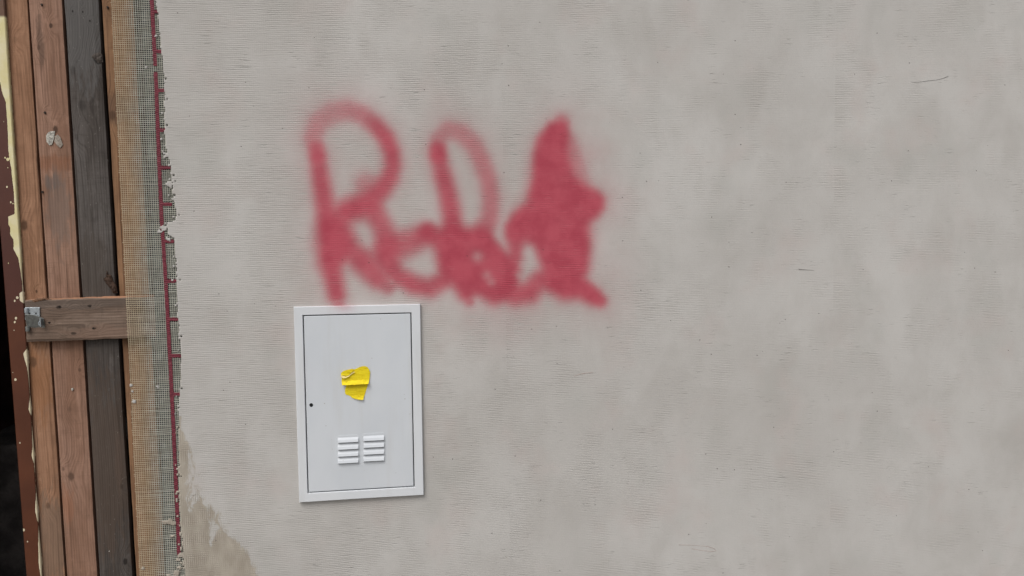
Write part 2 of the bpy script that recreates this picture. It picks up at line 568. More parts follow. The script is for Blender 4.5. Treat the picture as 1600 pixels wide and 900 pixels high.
M_masonry = plain('masonry', (.28, .25, .22), .95, var=.25, scale=12, bump=.004)
bm = bmesh.new()
box_bm(bm, float(eps_left(1.0)) + .03, WALL_RIGHT, .161, .42, 0, WALL_TOP)
mesh_core = bm_obj('masonry_core', bm, M_masonry, wall)
M_zinc = plain('zinc_flashing', (.42, .43, .44), .4, .8, .08)
bm = bmesh.new()
box_bm(bm, float(eps_left(WALL_TOP)) - .01, WALL_RIGHT + .01, -.03, .44, WALL_TOP + .001, WALL_TOP + .02, .004)
bm_obj('coping', bm, M_zinc, wall)

# cabinet frame of reference (metres on the wall)
CB_X, CB_Z, CB_W, CB_H, CB_R = -.10036, 1.08424, .31472, .49918, -.00792


def cab(u, w_, y):
    """cabinet-local (u right, w up from its centre) -> world"""
    co, si = math.cos(CB_R), math.sin(CB_R)
    return (CB_X + u * co - w_ * si, y, CB_Z + u * si + w_ * co)


def cab_inv(X, Z):
    co, si = math.cos(CB_R), math.sin(CB_R)
    dx, dz = X - CB_X, Z - CB_Z
    return dx * co + dz * si, -dx * si + dz * co


def cab_px(px, py, Y=-.0102):
    p = P(px, py, Y)
    return cab_inv(p[0], p[2])


# left edge of the coat, from the photograph
EDGE = [(-500, 222), (-200, 235), (0, 244), (60, 250), (100, 254), (135, 257), (228, 258), (240, 262), (258, 267),
        (300, 270), (332, 276), (344, 274), (350, 262), (366, 262), (372, 271), (400, 275), (450, 277), (480, 277), (520, 281),
        (560, 283), (600, 282), (640, 280), (690, 280), (740, 279), (800, 281), (840, 284), (870, 286), (900, 289),
        (1000, 296), (1400, 318)]
ez = np.array([P(b, a)[2] for a, b in EDGE])[::-1]
ex = np.array([P(b, a)[0] for a, b in EDGE])[::-1]
TAN = [(660, 281), (678, 288), (690, 293), (715, 297), (745, 300), (765, 307), (785, 322), (795, 330), (802, 340), (815, 343),
       (832, 352), (842, 364), (850, 376), (862, 386), (880, 394), (900, 404), (960, 425), (1100, 455), (1400, 470)]
tz = np.array([P(b, a)[2] for a, b in TAN])[::-1]
tx = np.array([P(b, a)[0] for a, b in TAN])[::-1]
BLOBS = [(262, 243, 4), (264, 288, 5), (256, 357, 5), (250, 362, 3), (266, 352, 6), (263, 374, 3), (205, 602, 2.6),
         (209, 628, 2.6), (207, 612, 1.5), (258, 817, 4), (265, 816, 4.5), (271, 818, 3.5), (282, 868, 3.5), (279, 875, 3), (276, 896, 5),
         (281, 888, 3), (223, 889, 2.4), (269, 838, 2), (228, 105, 1.6), (244, 56, 1.6), (252, 34, 1.6),
         (246, 605, 2), (262, 900, 3), (270, 905, 6), (283, 905, 6)]

C1 = .0024
x_a = float(P(196, 600)[0])
x_b = float(P(310, 450)[0])
x_c = float(P(1080, 300)[0])
cols = np.concatenate([np.arange(x_a, x_b, C1), np.arange(x_b, x_c, .0036), np.linspace(x_c, WALL_RIGHT, 60)])
rows = np.concatenate([np.linspace(0, .55, 14)[:-1], np.arange(.55, 2.2, C1), np.linspace(2.2, WALL_TOP, 14)])
X, Z = np.meshgrid(cols, rows)
und = (fbm(X * 2.2, Z * 1.6, 3, 3) - .5) * .007 + (fbm(X * 9, Z * 5, 8, 3) - .5) * .0022
und *= sstep(float(P(285, 450)[0]), float(P(420, 450)[0]), X)
Yc = und
paint = np.zeros_like(X)
sel = (X > P(400, 300)[0]) & (X < P(1080, 300)[0]) & (Z > 1.0) & (Z < 2.0)
paint[sel] = spray(X[sel], Z[sel])
tand = (np.interp(Z, tz, tx) - X)                       # >0 inside the beige patch
tsoft = np.interp(Z, [P(400, 900)[2], P(350, 850)[2], P(330, 800)[2], P(290, 700)[2]], [.016, .040, .075, .03])
tanv = np.clip(.5 + tand / tsoft * .5, 0, 1)
tanv -= .55 * np.exp(-(((X - P(330, 845)[0]) / .012) ** 2 + ((Z - P(330, 845)[2] - (X - P(330, 845)[0]) * 1.2) / .035) ** 2))
tanv -= .35 * np.exp(-(((X - P(296, 790)[0]) / .014) ** 2 + ((Z - P(296, 800)[2]) / .06) ** 2))
tanv[Z > P(281, 650)[2]] = 0
tanv = np.clip(tanv, 0, 1)
nr, nc = X.shape
xc = (X[:-1, :-1] + X[1:, 1:]) / 2
zc = (Z[:-1, :-1] + Z[1:, 1:]) / 2
edge = np.interp(zc, ez, ex)
d = edge - xc                                          # >0 : left of the coat edge
jag = (fbm(xc * 40, zc * 90, 21, 3) - .5) * .005
mask = d + jag < 0
_nl = vline((174, 0), (219, 900), 0.0)
cellx, cellz = np.floor((xc - _nl(zc)) / .0048), np.floor((zc - .13) / .0048)
hz_ = _hash(cellx, cellz, 5)
dens_z = np.interp(zc, [0.6, 1.1, 1.3, 1.75, 1.85, 2.1], [.30, .06, .08, .18, .0, .0])
mask |= (d > 0) & (d < .012) & (hz_ < dens_z * (1 - d / .013))
mask &= ~((d > -.008) & (d < 0) & (_hash(cellx, cellz, 9) < .025) & (zc > .9))
for px, py, r in BLOBS:
    p = P(px, py)
    rr = r * MM
    mask |= (np.hypot(xc - p[0], (zc - p[2]) * 1.15) + (vnoise(xc * 300, zc * 300, 4) - .5) * .004) < rr
cu, cw = cab_inv(xc, zc)
mask &= ~((np.abs(cu) < CB_W / 2 - .012) & (np.abs(cw) < CB_H / 2 - .012))

gm = (paint[:-1, :-1] + paint[1:, 1:]) / 2 > .42       # the lettering itself is a part of its own


def grid_part(name, mk, label=None, skirt=True):
    idx = np.arange(nr * nc).reshape(nr, nc)
    fj, fi = np.nonzero(mk)
    quads = np.stack([idx[fj, fi], idx[fj, fi + 1], idx[fj + 1, fi + 1], idx[fj + 1, fi]], 1)
    used = np.unique(quads)
    remap = np.full(nr * nc, -1)
    remap[used] = np.arange(len(used))
    V = np.stack([X.ravel()[used], Yc.ravel()[used], Z.ravel()[used]], 1)
    pa, ta = paint.ravel()[used], tanv.ravel()[used]
    Q = remap[quads]
    if skirt:
        full = mask
        V2 = V.copy()
        V2[:, 1] = .0032
        n0 = len(V)
        ext = []
        pad = np.pad(full, 1)
        for (dj, di, a, b) in ((0, -1, 3, 0), (0, 1, 1, 2), (-1, 0, 0, 1), (1, 0, 2, 3)):
            nb = pad[1 + fj + dj, 1 + fi + di]
            k = np.nonzero(~nb)[0]
            ext.append(np.stack([Q[k, b], Q[k, a], Q[k, a] + n0, Q[k, b] + n0], 1))
        E = np.concatenate(ext)
        us = np.unique(E[:, 2:] - n0)
        rm = np.full(n0, -1)
        rm[us] = n0 + np.arange(len(us))
        E[:, 2:] = rm[E[:, 2:] - n0]
        V = np.concatenate([V, V2[us]])
        pa = np.concatenate([pa, pa[us]])
        ta = np.concatenate([ta, ta[us]])
        Q = np.concatenate([Q, E])
    me = bpy.data.meshes.new(name)
    me.vertices.add(len(V))
    me.vertices.foreach_set('co', V.astype(np.float32).ravel())
    me.loops.add(len(Q) * 4)
    me.loops.foreach_set('vertex_index', Q.astype(np.int32).ravel())
    me.polygons.add(len(Q))
    me.polygons.foreach_set('loop_start', np.arange(0, len(Q) * 4, 4, dtype=np.int32))
    me.polygons.foreach_set('loop_total', np.full(len(Q), 4, dtype=np.int32))
    for k, arr in (('paint', pa), ('tan', ta)):
        a = me.attributes.new(k, 'FLOAT', 'POINT')
        a.data.foreach_set('value', arr.astype(np.float32))
    me.update(calc_edges=True)
    me.validate()
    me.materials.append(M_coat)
    o = bpy.data.objects.new(name, me)
    S.collection.objects.link(o)
    o.parent = wall
    if label:
        o['label'] = label
    return o


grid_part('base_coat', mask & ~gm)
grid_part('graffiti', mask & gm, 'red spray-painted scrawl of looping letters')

# hairline crack and an oval trowel scratch, as thin raised burrs of the coat
M_crack = plain('crack_shadow_line', (.12, .11, .10), .95)
M_scr = plain('scratch_burr', (.34, .25, .22), .95)


def yat(p):
    j = min(max(np.searchsorted(rows, p[2]), 0), nr - 1)
    i = min(max(np.searchsorted(cols, p[0]), 0), nc - 1)
    return float(Yc[j, i])


def burr(name, pts, w, mat):
    vs, fs = [], []
    q = [P(*p) for p in pts]
    for k, p in enumerate(q):
        a, b = q[max(0, k - 1)], q[min(len(q) - 1, k + 1)]
        tdir = (b - a) / (np.linalg.norm(b - a) + 1e-9)
        nrm = np.array([-tdir[2], 0, tdir[0]])
        ww = w * (.25 + .75 * math.sin(math.pi * (k + .5) / len(q))) * random.uniform(.6, 1.2)
        y = yat(p)
        for s_, dy in ((-1, .0004), (0, -.0007), (1, .0004)):
            vs.append((p[0] + nrm[0] * ww * s_, y + dy, p[2] + nrm[2] * ww * s_))
        if k:
            for c in (0, 1):
                fs.append((3 * k - 3 + c, 3 * k - 2 + c, 3 * k + 1 + c, 3 * k + c))
    return mesh_obj(name, vs, fs, mat, wall)


burr('crack', [(1424, 128), (1433, 128.5), (1442, 127.5), (1452, 126), (1462, 125), (1470, 123.5), (1476, 121.5), (1482, 119)], .0009, M_crack)
burr('scratch', [(1060, 851), (1074, 851), (1090, 852), (1105, 853.5), (1116, 857), (1119, 860), (1112, 861.5), (1098, 860), (1080, 857)], .0010, M_scr)
burr('scratch', [(1248, 421), (1258, 421.5), (1272, 422.5)], .0007, M_crack)
burr('scratch', [(897, 588), (905, 585), (916, 583), (926, 582)], .0008, M_scr)
burr('scratch', [(474, 663), (482, 660), (486, 657)], .0006, M_crack)
adopt(wall)

# ------------------------------------------------------------------ reinforcement mesh strip
net = empty('reinforcement_mesh', (-.6, 0, 0), 'loose pale fibreglass mesh strip with red printed ruler line at the wall edge', 'mesh')
tm_ = NT('fibreglass_thread')
mw = tm_.mix(tm_.ramp(tm_.noise(tm_.co, 60, 3), .3, .7), (.38, .31, .205), (.48, .41, .29))      # yellowed loose edge
mg = tm_.mix(tm_.ramp(tm_.noise(tm_.co, 60, 3), .3, .7), (.40, .39, .33), (.52, .52, .45))      # mortar-dusted side
mc = tm_.mix(tm_.ramp(tm_.math('ADD', tm_.xyz()[0], tm_.math('MULTIPLY', tm_.noise(tm_.co, 12, 3), .03)), float(P(212, 450)[0]) + .01, float(P(232, 450)[0]) + .02), mw, mg)
M_thread = tm_.done(mc, .6, spec=.35)
net_left = vline((174, 0), (219, 900), 0.0)
PITCH_M = .0048
NCOL = 36
tilt = -.012
vs, fs = [], []


def ribbon(pts, wdir, w, th):
    base = len(vs)
    for p in pts:
        for a, b in ((-1, 0), (0, -1), (1, 0), (0, 1)):
            vs.append((p[0] + wdir[0] * w * a, p[1] + th * b, p[2] + wdir[2] * w * a))
    for k in range(len(pts) - 1):
        for a in range(4):
            fs.append((base + 4 * k + a, base + 4 * k + (a + 1) % 4, base + 4 * k + 4 + (a + 1) % 4, base + 4 * k + 4 + a))


ZT = 2.6
wob = lambda c, z: .0011 * (float(vnoise(z * 9, c * .35, 31)) - .5) + .0006 * (float(vnoise(z * 60, c * 1.7, 33)) - .5)
for c in range(NCOL):
    pts = []
    for z in np.arange(.12, ZT, .02):
        x = net_left(z) + c * PITCH_M + wob(c, z)
        pts.append((x, .0017, z))
    ribbon(pts, (1, 0, 0), .00055 * random.uniform(.85, 1.15), .0004)
nrow = int((ZT - .14) / PITCH_M)
for r in range(nrow):
    z0 = .13 + r * PITCH_M
    dz = .0012 * (random.random() - .5)
    start = -random.random() ** 2 * .8
    pts = []
    for c in np.linspace(start, NCOL - .5, 13):
        x = net_left(z0) + c * PITCH_M
        z = z0 + dz + tilt * (c * PITCH_M) + .0008 * (float(vnoise(c * .3, r * .21, 41)) - .5) + .0006 * (float(vnoise(c * 1.1, r * 1.3, 43)) - .5)
        pts.append((x, .0021, z))
    ribbon(pts, (0, 0, 1), .00060 * random.uniform(.8, 1.2), .0004)
th = mesh_obj('thread_grid', vs, fs, M_thread, net)
th['kind'] = 'stuff'

tr = NT('red_print')
cell = tr.math('MULTIPLY', tr.math('SINE', tr.math('MULTIPLY', tr.xyz()[2], 2 * math.pi / .0048)), .5)
rc = tr.mix(tr.ramp(tr.math('ADD', tr.noise(tr.co, 140, 3), tr.math('MULTIPLY', cell, .25)), .3, .75), (.100, .014, .024), (.215, .040, .058))
rc = tr.mix(tr.ramp(tr.noise(tr.co, 330, 3), .66, .74, 0, .6), rc, (.5, .42, .38))
M_red = tr.done(rc, .75, tr.bump(cell, .0006))
RL = [(-400, 219), (0, 237), (104, 242.5), (112, 243), (230, 247.5), (345, 252.5), (450, 259.5), (560, 265.5), (670, 271), (770, 275.5), (830, 278), (867, 279.5)]


def red_strip(y0, y1, w=2.9):
    ys = np.arange(y0, y1, 1.6)
    v_, f2 = [], []
    for k, yy in enumerate(ys):
        cx = np.interp(yy, [a for a, b in RL], [b for a, b in RL]) + (random.random() - .5) * .35
        a = P(cx - w - (random.random() - .5) * .9, yy, .0006)
        b = P(cx + w + (random.random() - .5) * .9, yy, .0006)
        v_ += [tuple(a), tuple(b), (b[0], .0014, b[2]), (a[0], .0014, a[2])]
        if k:
            for q in range(4):
                f2.append((4 * k - 4 + q, 4 * k - 4 + (q + 1) % 4, 4 * k + (q + 1) % 4, 4 * k + q))
    mesh_obj('red_line', v_, f2, M_red, net)


red_strip(-300, 104)
red_strip(112, 868)
for ty, ln in ((18, 8), (80, 9), (141, 12), (203, 11), (262, 15), (319, 15), (377, 15), (439, 15), (499, 15), (556, 17), (616, 13)):
    cx = np.interp(ty, [a for a, b in RL], [b for a, b in RL])
    v_, f2 = [], []
    xs = np.arange(cx + 2, cx + 3 + ln, 1.4)
    for k, xx in enumerate(xs):
        a = P(xx, ty - 2.6 + (random.random() - .5) * 1.3, .0002)
        b = P(xx, ty + 2.6 + (random.random() - .5) * 1.3, .0002)
        v_ += [tuple(a), tuple(b), (b[0], .0013, b[2]), (a[0], .0013, a[2])]
        if k:
            for q in range(4):
                f2.append((4 * k - 4 + q, 4 * k - 4 + (q + 1) % 4, 4 * k + (q + 1) % 4, 4 * k + q))
    mesh_obj('tick_mark', v_, f2, M_red, net)
adopt(net)

# ------------------------------------------------------------------ plank gate
gate = empty('plank_gate', (-.75, YB, 0), 'weathered gate of brown and grey vertical planks with one cross rail', 'gate')


def plank(name, xl, xr, yf, th_, z0, z1, mat, parent, seed, nx=7, nz=150, chip=.0012):
    """rounded, slightly wavy board; closed surface"""
    zz = np.linspace(z0, z1, nz)
    prof = []
    us_ = np.linspace(0, 1, nx)
    ring = [(u, 0) for u in us_] + [(1, 1), (0, 1)]
    v_, f2 = [], []
    nrg = len(ring)
    for k, z in enumerate(zz):
        a = float(xl(z)) + (float(fbm(z * 9, seed * 3.1, seed)) - .5) * chip * 2
        b = float(xr(z)) + (float(fbm(z * 9, seed * 7.7, seed + 5)) - .5) * chip * 2
        cup = .0016 * math.sin(seed * 2.3 + z * 1.1)
        for (u, bk) in ring:
            x = a + (b - a) * u
            if bk:
                y = yf + th_
            else:
                e = min(u, 1 - u)
                y = yf + (.0022 if e < 1e-6 else 0) + cup * (1 - (2 * u - 1) ** 2) + (float(vnoise(x * 90, z * 14, seed)) - .5) * .0010
            v_.append((x, y, z))
    for k in range(nz - 1):
        for q in range(nrg):
            f2.append((k * nrg + q, k * nrg + (q + 1) % nrg, (k + 1) * nrg + (q + 1) % nrg, (k + 1) * nrg + q))
    f2.append(tuple(reversed(range(nrg))))
    f2.append(tuple((nz - 1) * nrg + q for q in range(nrg)))
    return mesh_obj(name, v_, f2, mat, parent, smooth=False)


W1 = wood_material('orange_brown_plank', (.235, .122, .070), (.340, .190, .118), (.170, .085, .048), 1,
                   knots=[(24, 62, YB, .007, .25), (38, 352, YB, .012, .75), (52, 566, YB, .013, .6), (57, 455, YB, .004, .8), (75, 790, YB, .008, .55)],
                   blot=[(60, 600, YB, .035, .10, (.25, .11, .045), .5), (84, 850, YB, .05, .14, (.16, .115, .085), .6)])
W2 = wood_material('rosy_brown_plank', (.215, .118, .078), (.300, .180, .130), (.170, .094, .063), 2,
                   knots=[(79, 40, YB, .006, .9), (65, 8, YB, .003, .9), (60, 74, YB, .006, .5), (70, 176, YB, .004, .8), (86, 202, YB, .009, .85),
                          (110, 745, YB, .011, .7), (124, 578, YB, .005, .6), (98, 733, YB, .005, .5), (108, 640, YB, .008, .3)],
                   blot=[(62, 60, YB, .008, .08, (.09, .055, .04), .6), (82, 255, YB, .05, .022, (.20, .080, .038), .5), (92, 330, YB, .03, .10, (.16, .12, .10), .6),
                         (103, 790, YB, .02, .05, (.26, .12, .07), .6), (80, 285, YB, .02, .02, (.12, .10, .09), .6)])
W3 = wood_material('grey_weathered_plank', (.058, .048, .042), (.108, .096, .089), (.038, .031, .027), 3,
                   knots=[(115, 110, YB, .010, .35), (152, 92, YB, .012, .85), (128, 165, YB, .012, .35), (196, 877, YB, .008, .8), (120, 215, YB, .008, .3), (141, 33, YB, .003, .9),
                          (130, 19, YB, .003, .9), (114, 18, YB, .003, .9), (190, 760, YB, .006, .3)],
                   blot=[(125, 40, YB, .07, .16, (.115, .112, .110), .55), (186, 720, YB, .012, .09, (.13, .085, .065), .5), (165, 720, YB, .09, .26, (.078, .055, .042), .7), (145, 420, YB, .05, .10, (.075, .060, .050), .5)], grain=1.2, worn=.35)
W4 = wood_material('tan_brown_plank', (.165, .088, .048), (.265, .148, .080), (.122, .064, .036), 4,
                   knots=[(175, 180, YB, .012, .6), (168, 12, YB, .004, .8)], blot=[(180, 170, YB, .05, .04, (.10, .06, .04), .6)])
WR = wood_material('grey_brown_rail', (.135, .092, .068), (.225, .165, .130), (.088, .060, .045), 5,
                   knots=[(92, 480, YR, .006, .9), (140, 478, YR, .005, .8), (115, 521, YR, .006, .8), (147, 513, YR, .005, .6), (77, 504, YR, .003, .8)],
                   blot=[(120, 474, YR, .22, .016, (.095, .078, .068), .5), (120, 464, YR, .45, .0055, (.36, .18, .10), .8), (170, 520, YR, .1, .02, (.21, .135, .10), .5)], horizontal=True, grain=1.1)

specs = [((-4, 0), (56, 900), (41.2, 0), (100.5, 900), W1, .0), ((44.5, 0), (104.5, 900), (95.2, 0), (150.8, 900), W2, .001),
         ((100.5, 0), (156, 900), (153, 0), (206.3, 900), W3, -.001), ((158.5, 0), (212.5, 900), (206.5, 0), (257, 900), W4, .002)]
planks = []
for i, (a0, a1, b0, b1, mt, dy) in enumerate(specs):
    planks.append(plank('plank', vline(a0, a1, YB), vline(b0, b1, YB), YB + dy, .021, 0.0, 2.5, mt, gate, i + 2))
planks[2]['label'] = 'dark grey weathered plank'

# torn knot on the grey plank, knot bulge at its edge, plaster splash on the rosy plank
M_knot = plain('torn_knot_wood', (.052, .030, .020), .8, var=.5, scale=120, bump=.001)
M_splash = plain('dried_plaster', (.50, .48, .43), .9, var=.3, scale=260, bump=.0025)


def slab(name, pts, Y, th_, mat, parent, rough=.0006, dome=0.0, cuts=2):
    """closed irregular flake traced on the plane y = Y with its own thickness"""
    q = [P(a, b, Y) for a, b in pts]
    bm = bmesh.new()
    vsb = [bm.verts.new((p[0], Y, p[2])) for p in q]
    es = [bm.edges.new((vsb[k], vsb[(k + 1) % len(vsb)])) for k in range(len(vsb))]
    bmesh.ops.triangle_fill(bm, use_beauty=True, edges=es)
    bmesh.ops.subdivide_edges(bm, edges=bm.edges[:], cuts=cuts, use_grid_fill=True)
    bmesh.ops.triangulate(bm, faces=bm.faces[:])
    bnd = {v_ for e in bm.edges if e.is_boundary for v_ in e.verts}
    cx = np.mean([p[0] for p in q])
    cz = np.mean([p[2] for p in q])
    R_ = max(np.hypot(p[0] - cx, p[2] - cz) for p in q)
    for v_ in bm.verts:
        nn = float(fbm(v_.co.x * 260, v_.co.z * 260, 3, 2)) - .5
        if v_ in bnd:
            v_.co.x += nn * .0012
            v_.co.y = Y - th_ * .35
        else:
            rr = np.hypot(v_.co.x - cx, v_.co.z - cz) / R_
            v_.co.y = Y - th_ - dome * (1 - rr * rr) + nn * rough * 4
    ext = bmesh.ops.extrude_face_region(bm, geom=bm.faces[:])
    for g in ext['geom']:
        if isinstance(g, bmesh.types.BMVert):
            g.co.y = Y + .001
    return bm_obj(name, bm, mat, parent)


kn = slab('torn_knot', [(167, 422), (170, 429), (174, 430), (177, 440), (182, 447), (184, 458), (177, 458), (173, 451), (167, 444), (162, 436), (163, 434), (166, 433)],
          YB - .001, .006, M_knot, gate, .0012)
kn['label'] = 'dark torn knot splinter on the grey plank'
slab('knot_bulge', [(141, 88), (148, 83), (156, 82), (160, 86), (161, 97), (154, 99), (147, 94)], YB - .0005, .0016,
     wood_material('knot_bulge_wood', (.055, .043, .037), (.10, .085, .075), (.03, .025, .022), 8), gate, .0006, .0025)
sp_ = slab('plaster_splash', [(72, 212), (75, 207), (80, 205), (86, 205), (85, 212), (83, 220), (81, 226), (77, 227), (73, 222)], YB, .0006, M_splash, gate, .0007, .0004)
sp_['label'] = 'pale dried plaster blob'
slab('plaster_splash', [(86, 213), (90, 210), (94, 214), (96, 220), (98, 226), (94, 231), (89, 227), (85, 221)], YB, .0012,
     plain('thin_plaster_smear', (.30, .26, .22), .9, var=.25, scale=220, bump=.001), gate, .0005)
slab('plaster_splash', [(167, 860), (170, 857), (174, 859), (173, 864), (169, 865)], YB, .0015, M_splash, gate, .0004)
slab('plaster_splash', [(111, 607), (114, 606), (115, 609), (112, 611)], YB, .001, M_splash, gate, .0003)

# cross rail
ra0, ra1 = P(38.5, 468.5, YR), P(243, 461, YR)
rb0, rb1 = P(41.5, 534.5, YR), P(247, 526.5, YR)
v_, f2 = [], []
NX = 90
tops = []
prof = [(0, .0042), (.045, 0), (.3, 0), (.55, 0), (.8, 0), (.95, 0), (1, .0018)]
for k in range(NX):
    t_ = k / (NX - 1)
    T = ra0 + (ra1 - ra0) * t_
    B = rb0 + (rb1 - rb0) * t_
    dzt = (float(fbm(t_ * 22, 3.3, 61)) - .5) * .0030
    dzb = (float(fbm(t_ * 18, 8.1, 66)) - .5) * .0024
    for u, dy in prof:
        x = T[0] + (B[0] - T[0]) * u
        z = T[2] + dzt + (B[2] + dzb - T[2] - dzt) * u
        v_.append((x, YR + dy + (float(vnoise(t_ * 30, u * 9, 71)) - .5) * .0012, z))
    v_.append((B[0], YB - .0012, B[2] + dzb))
    v_.append((T[0], YB - .0012, T[2] + dzt))
nrg = len(prof) + 2
for k in range(NX - 1):
    for q in range(nrg):
        f2.append((k * nrg + q, k * nrg + (q + 1) % nrg, (k + 1) * nrg + (q + 1) % nrg, (k + 1) * nrg + q))
f2.append(tuple(range(nrg)))
f2.append(tuple(reversed([(NX - 1) * nrg + q for q in range(nrg)])))
rail = mesh_obj('cross_rail', v_, f2, WR, gate)
rail['label'] = 'grey-brown cross rail'
slab('splinter', [(50, 470), (58, 466), (70, 465.5), (79, 465), (70, 468), (60, 471), (54, 472.5)], YR, .0016,
     plain('rail_splinter', (.16, .085, .050), .8, var=.3, scale=150, bump=.001), gate, .0004)

# a second rail higher and lower, out of frame, keeps the gate together
for zr in (.22, 2.28):
    bm = bmesh.new()
    box_bm(bm, float(vline((37, 500), (63, 900), YR)(zr)), float(vline((206, 0), (257, 900), YR)(zr)) - .02, YR, YB - .0012, zr - .055, zr + .055, .003)
    bm_obj('cross_rail', bm, WR, gate)

# nails
M_nail = plain('rusted_nail', (.035, .028, .024), .6, .6, .3)
bmn = bmesh.new()
bmesh.ops.create_cone(bmn, cap_ends=True, segments=10, radius1=.0026, radius2=.0022, depth=.003,
                      matrix=Matrix.Rotation(math.pi / 2, 4, 'X'))
nail_me = bpy.data.meshes.new('nail')
bmn.to_mesh(nail_me)
bmn.free()
nail_me.materials.append(M_nail)
for (px, py, Y) in ((114, 17, YB), (130, 19, YB), (142, 33, YB), (65, 7, YB), (70, 176, YB), (93, 479, YR), (140, 478, YR), (77, 504, YR), (146, 513, YR),
                    (66, 300, YB), (196, 876, YB), (168, 11, YB)):
    nl = bpy.data.objects.new('nail', nail_me)
    S.collection.objects.link(nl)
    nl.parent = gate
    p = P(px, py, Y)
    nl.location = (p[0], Y + .0002, p[2])

# latch hasp on the rail
M_galv = plain('galvanised_steel', (.46, .50, .53), .38, .85, .18, 90, .0003)
M_galvd = plain('shaded_galvanised_steel', (.20, .205, .195), .55, .7, .25, 110, .0003)  # darker copy of the steel, painting in the shade of the down-facing flap


def prism(name, pts, Y0, Y1, mat, parent, bevel=.0006, tilt=None):
    q = [P(a, b, Y0) for a, b in pts]
    bm = bmesh.new()
    lo = [bm.verts.new((p[0], Y0, p[2])) for p in q]
    face = bm.faces.new(lo)
    ext = bmesh.ops.extrude_face_region(bm, geom=[face])
    for g in ext['geom']:
        if isinstance(g, bmesh.types.BMVert):
            g.co.y = Y1
    if tilt:
        for v2 in bm.verts:
            v2.co.y += tilt(v2.co.x, v2.co.z)
    if bevel:
        bmesh.ops.bevel(bm, geom=bm.edges[:], offset=bevel, segments=1, affect='EDGES')
    return bm_obj(name, bm, mat, parent)


hasp = prism('latch_plate', [(39, 480.2), (62, 480.2), (62, 497), (39, 500)], YR - .0035, YR + .0015, M_galv, gate)
hasp['label'] = 'bright galvanised latch plate on the cross rail'
zt = P(50, 491, YR)[2]
flap = prism('latch_flap', [(38.5, 491), (53, 492), (62, 495.5), (67, 498), (67.5, 512), (64, 516), (45, 517), (39, 510)], YR - .009, YR - .0065, M_galvd, gate,
             tilt=lambda x, z: (zt - z) * .28)
xr_ = P(66.5, 500, YR)
bm = bmesh.new()
box_bm(bm, xr_[0] - .001, xr_[0] + .0012, YR - .0135, YR - .004, P(66, 510, YR)[2], P(66, 497, YR)[2], .0004)
bm_obj('latch_lip', bm, M_galv, gate)
for (px, py, hh) in ((41, 485.5, .012), (43, 514, .012)):
    p = P(px, py, YR - .006)
    bm = bmesh.new()
    bmesh.ops.create_cone(bm, cap_ends=True, segments=18, radius1=.0048, radius2=.0048, depth=hh, matrix=Matrix.Translation((p[0], YR - .005, p[2])))
    bmesh.ops.bevel(bm, geom=[e for e in bm.edges if abs(e.verts[0].co.z - e.verts[1].co.z) < 1e-5], offset=.0008, segments=2, affect='EDGES')
    bm_obj('hinge_barrel', bm, M_galv if py < 500 else M_galvd, gate, smooth=False)
# staple ring through the flap
p = P(63.5, 505.5, YR - .012)
bm = bmesh.new()
ringv = []
NS, NT_ = 14, 6
for a in range(NS):
    A = math.pi * (.45 + 1.15 * a / (NS - 1))
    cxr, czr = p[0] + .0052 * math.cos(A), p[2] + .0052 * math.sin(A)
    ringv.append([bm.verts.new((cxr + .0012 * math.cos(A) * math.cos(B), YR - .0105 + .0012 * math.sin(B), czr + .0012 * math.sin(A) * math.cos(B)))
                  for B in [2 * math.pi * b / NT_ for b in range(NT_)]])
for a in range(NS - 1):
    for b in range(NT_):
        bm.faces.new((ringv[a][b], ringv[a][(b + 1) % NT_], ringv[a + 1][(b + 1) % NT_], ringv[a + 1][b]))
bm.faces.new(ringv[0])
bm.faces.new(list(reversed(ringv[-1])))
bm_obj('staple_ring', bm, M_galv, gate, smooth=True)
p = P(46, 490, YR)
for px, py in ((46, 490), (56, 489.5)):
    p = P(px, py, YR - .004)
    bm = bmesh.new()
    bmesh.ops.create_cone(bm, cap_ends=True, segments=12, radius1=.0019, radius2=.0015, depth=.0016,
                          matrix=Matrix.Translation((p[0], YR - .0040, p[2])) @ Matrix.Rotation(math.pi / 2, 4, 'X'))
    bm_obj('screw_head', bm, M_nail, gate)
adopt(gate)

# ------------------------------------------------------------------ brown painted post with peeling paint
pl = vline((9, 480), (41, 900), YPOST)
pr = vline((37.5, 480), (65, 900), YPOST)
pt_ = NT('peeling_brown_paint')
fld = pt_.attr('chip')
fn = pt_.noise(pt_.scale((1, 1, 1)), 260, 3, .6)
fn2 = pt_.noise(pt_.scale((1, 1, .7)), 75, 3, .6)
fld2 = pt_.math('ADD', fld, pt_.math('ADD', pt_.math('MULTIPLY', pt_.math('SUBTRACT', fn, .5), .0016), pt_.math('MULTIPLY', pt_.math('SUBTRACT', fn2, .5), .0022)))
chipm = pt_.ramp(fld2, -.0002, .0002)
sc_ = pt_.ramp(pt_.noise(pt_.scale((1, 1, .6), (4, 0, 2)), 95, 3, .55), .75, .76)
cm = pt_.math('MAXIMUM', chipm, sc_)
brown = pt_.mix(pt_.ramp(pt_.noise(pt_.co, 9, 4), .3, .7), (.072, .022, .010), (.098, .031, .014))
zz_ = pt_.xyz()[2]
brown = pt_.mix(pt_.ramp(zz_, 1.30, 1.36, 0, .45), brown, (.060, .020, .020))
cream = pt_.mix(pt_.ramp(pt_.noise(pt_.co, 40, 4), .35, .7), (.62, .55, .29), (.66, .60, .40))
cream = pt_.mix(pt_.ramp(zz_, float(P(20, 420)[2]) - .03, float(P(20, 420)[2]) + .03, .55, 0), cream, (.58, .50, .40))
pcx = pt_.mix(cm, brown, cream)
bare = pt_.math('MULTIPLY', pt_.ramp(zz_, float(P(4, 22)[2]) - .004, float(P(4, 22)[2]) + .004), 1.0)
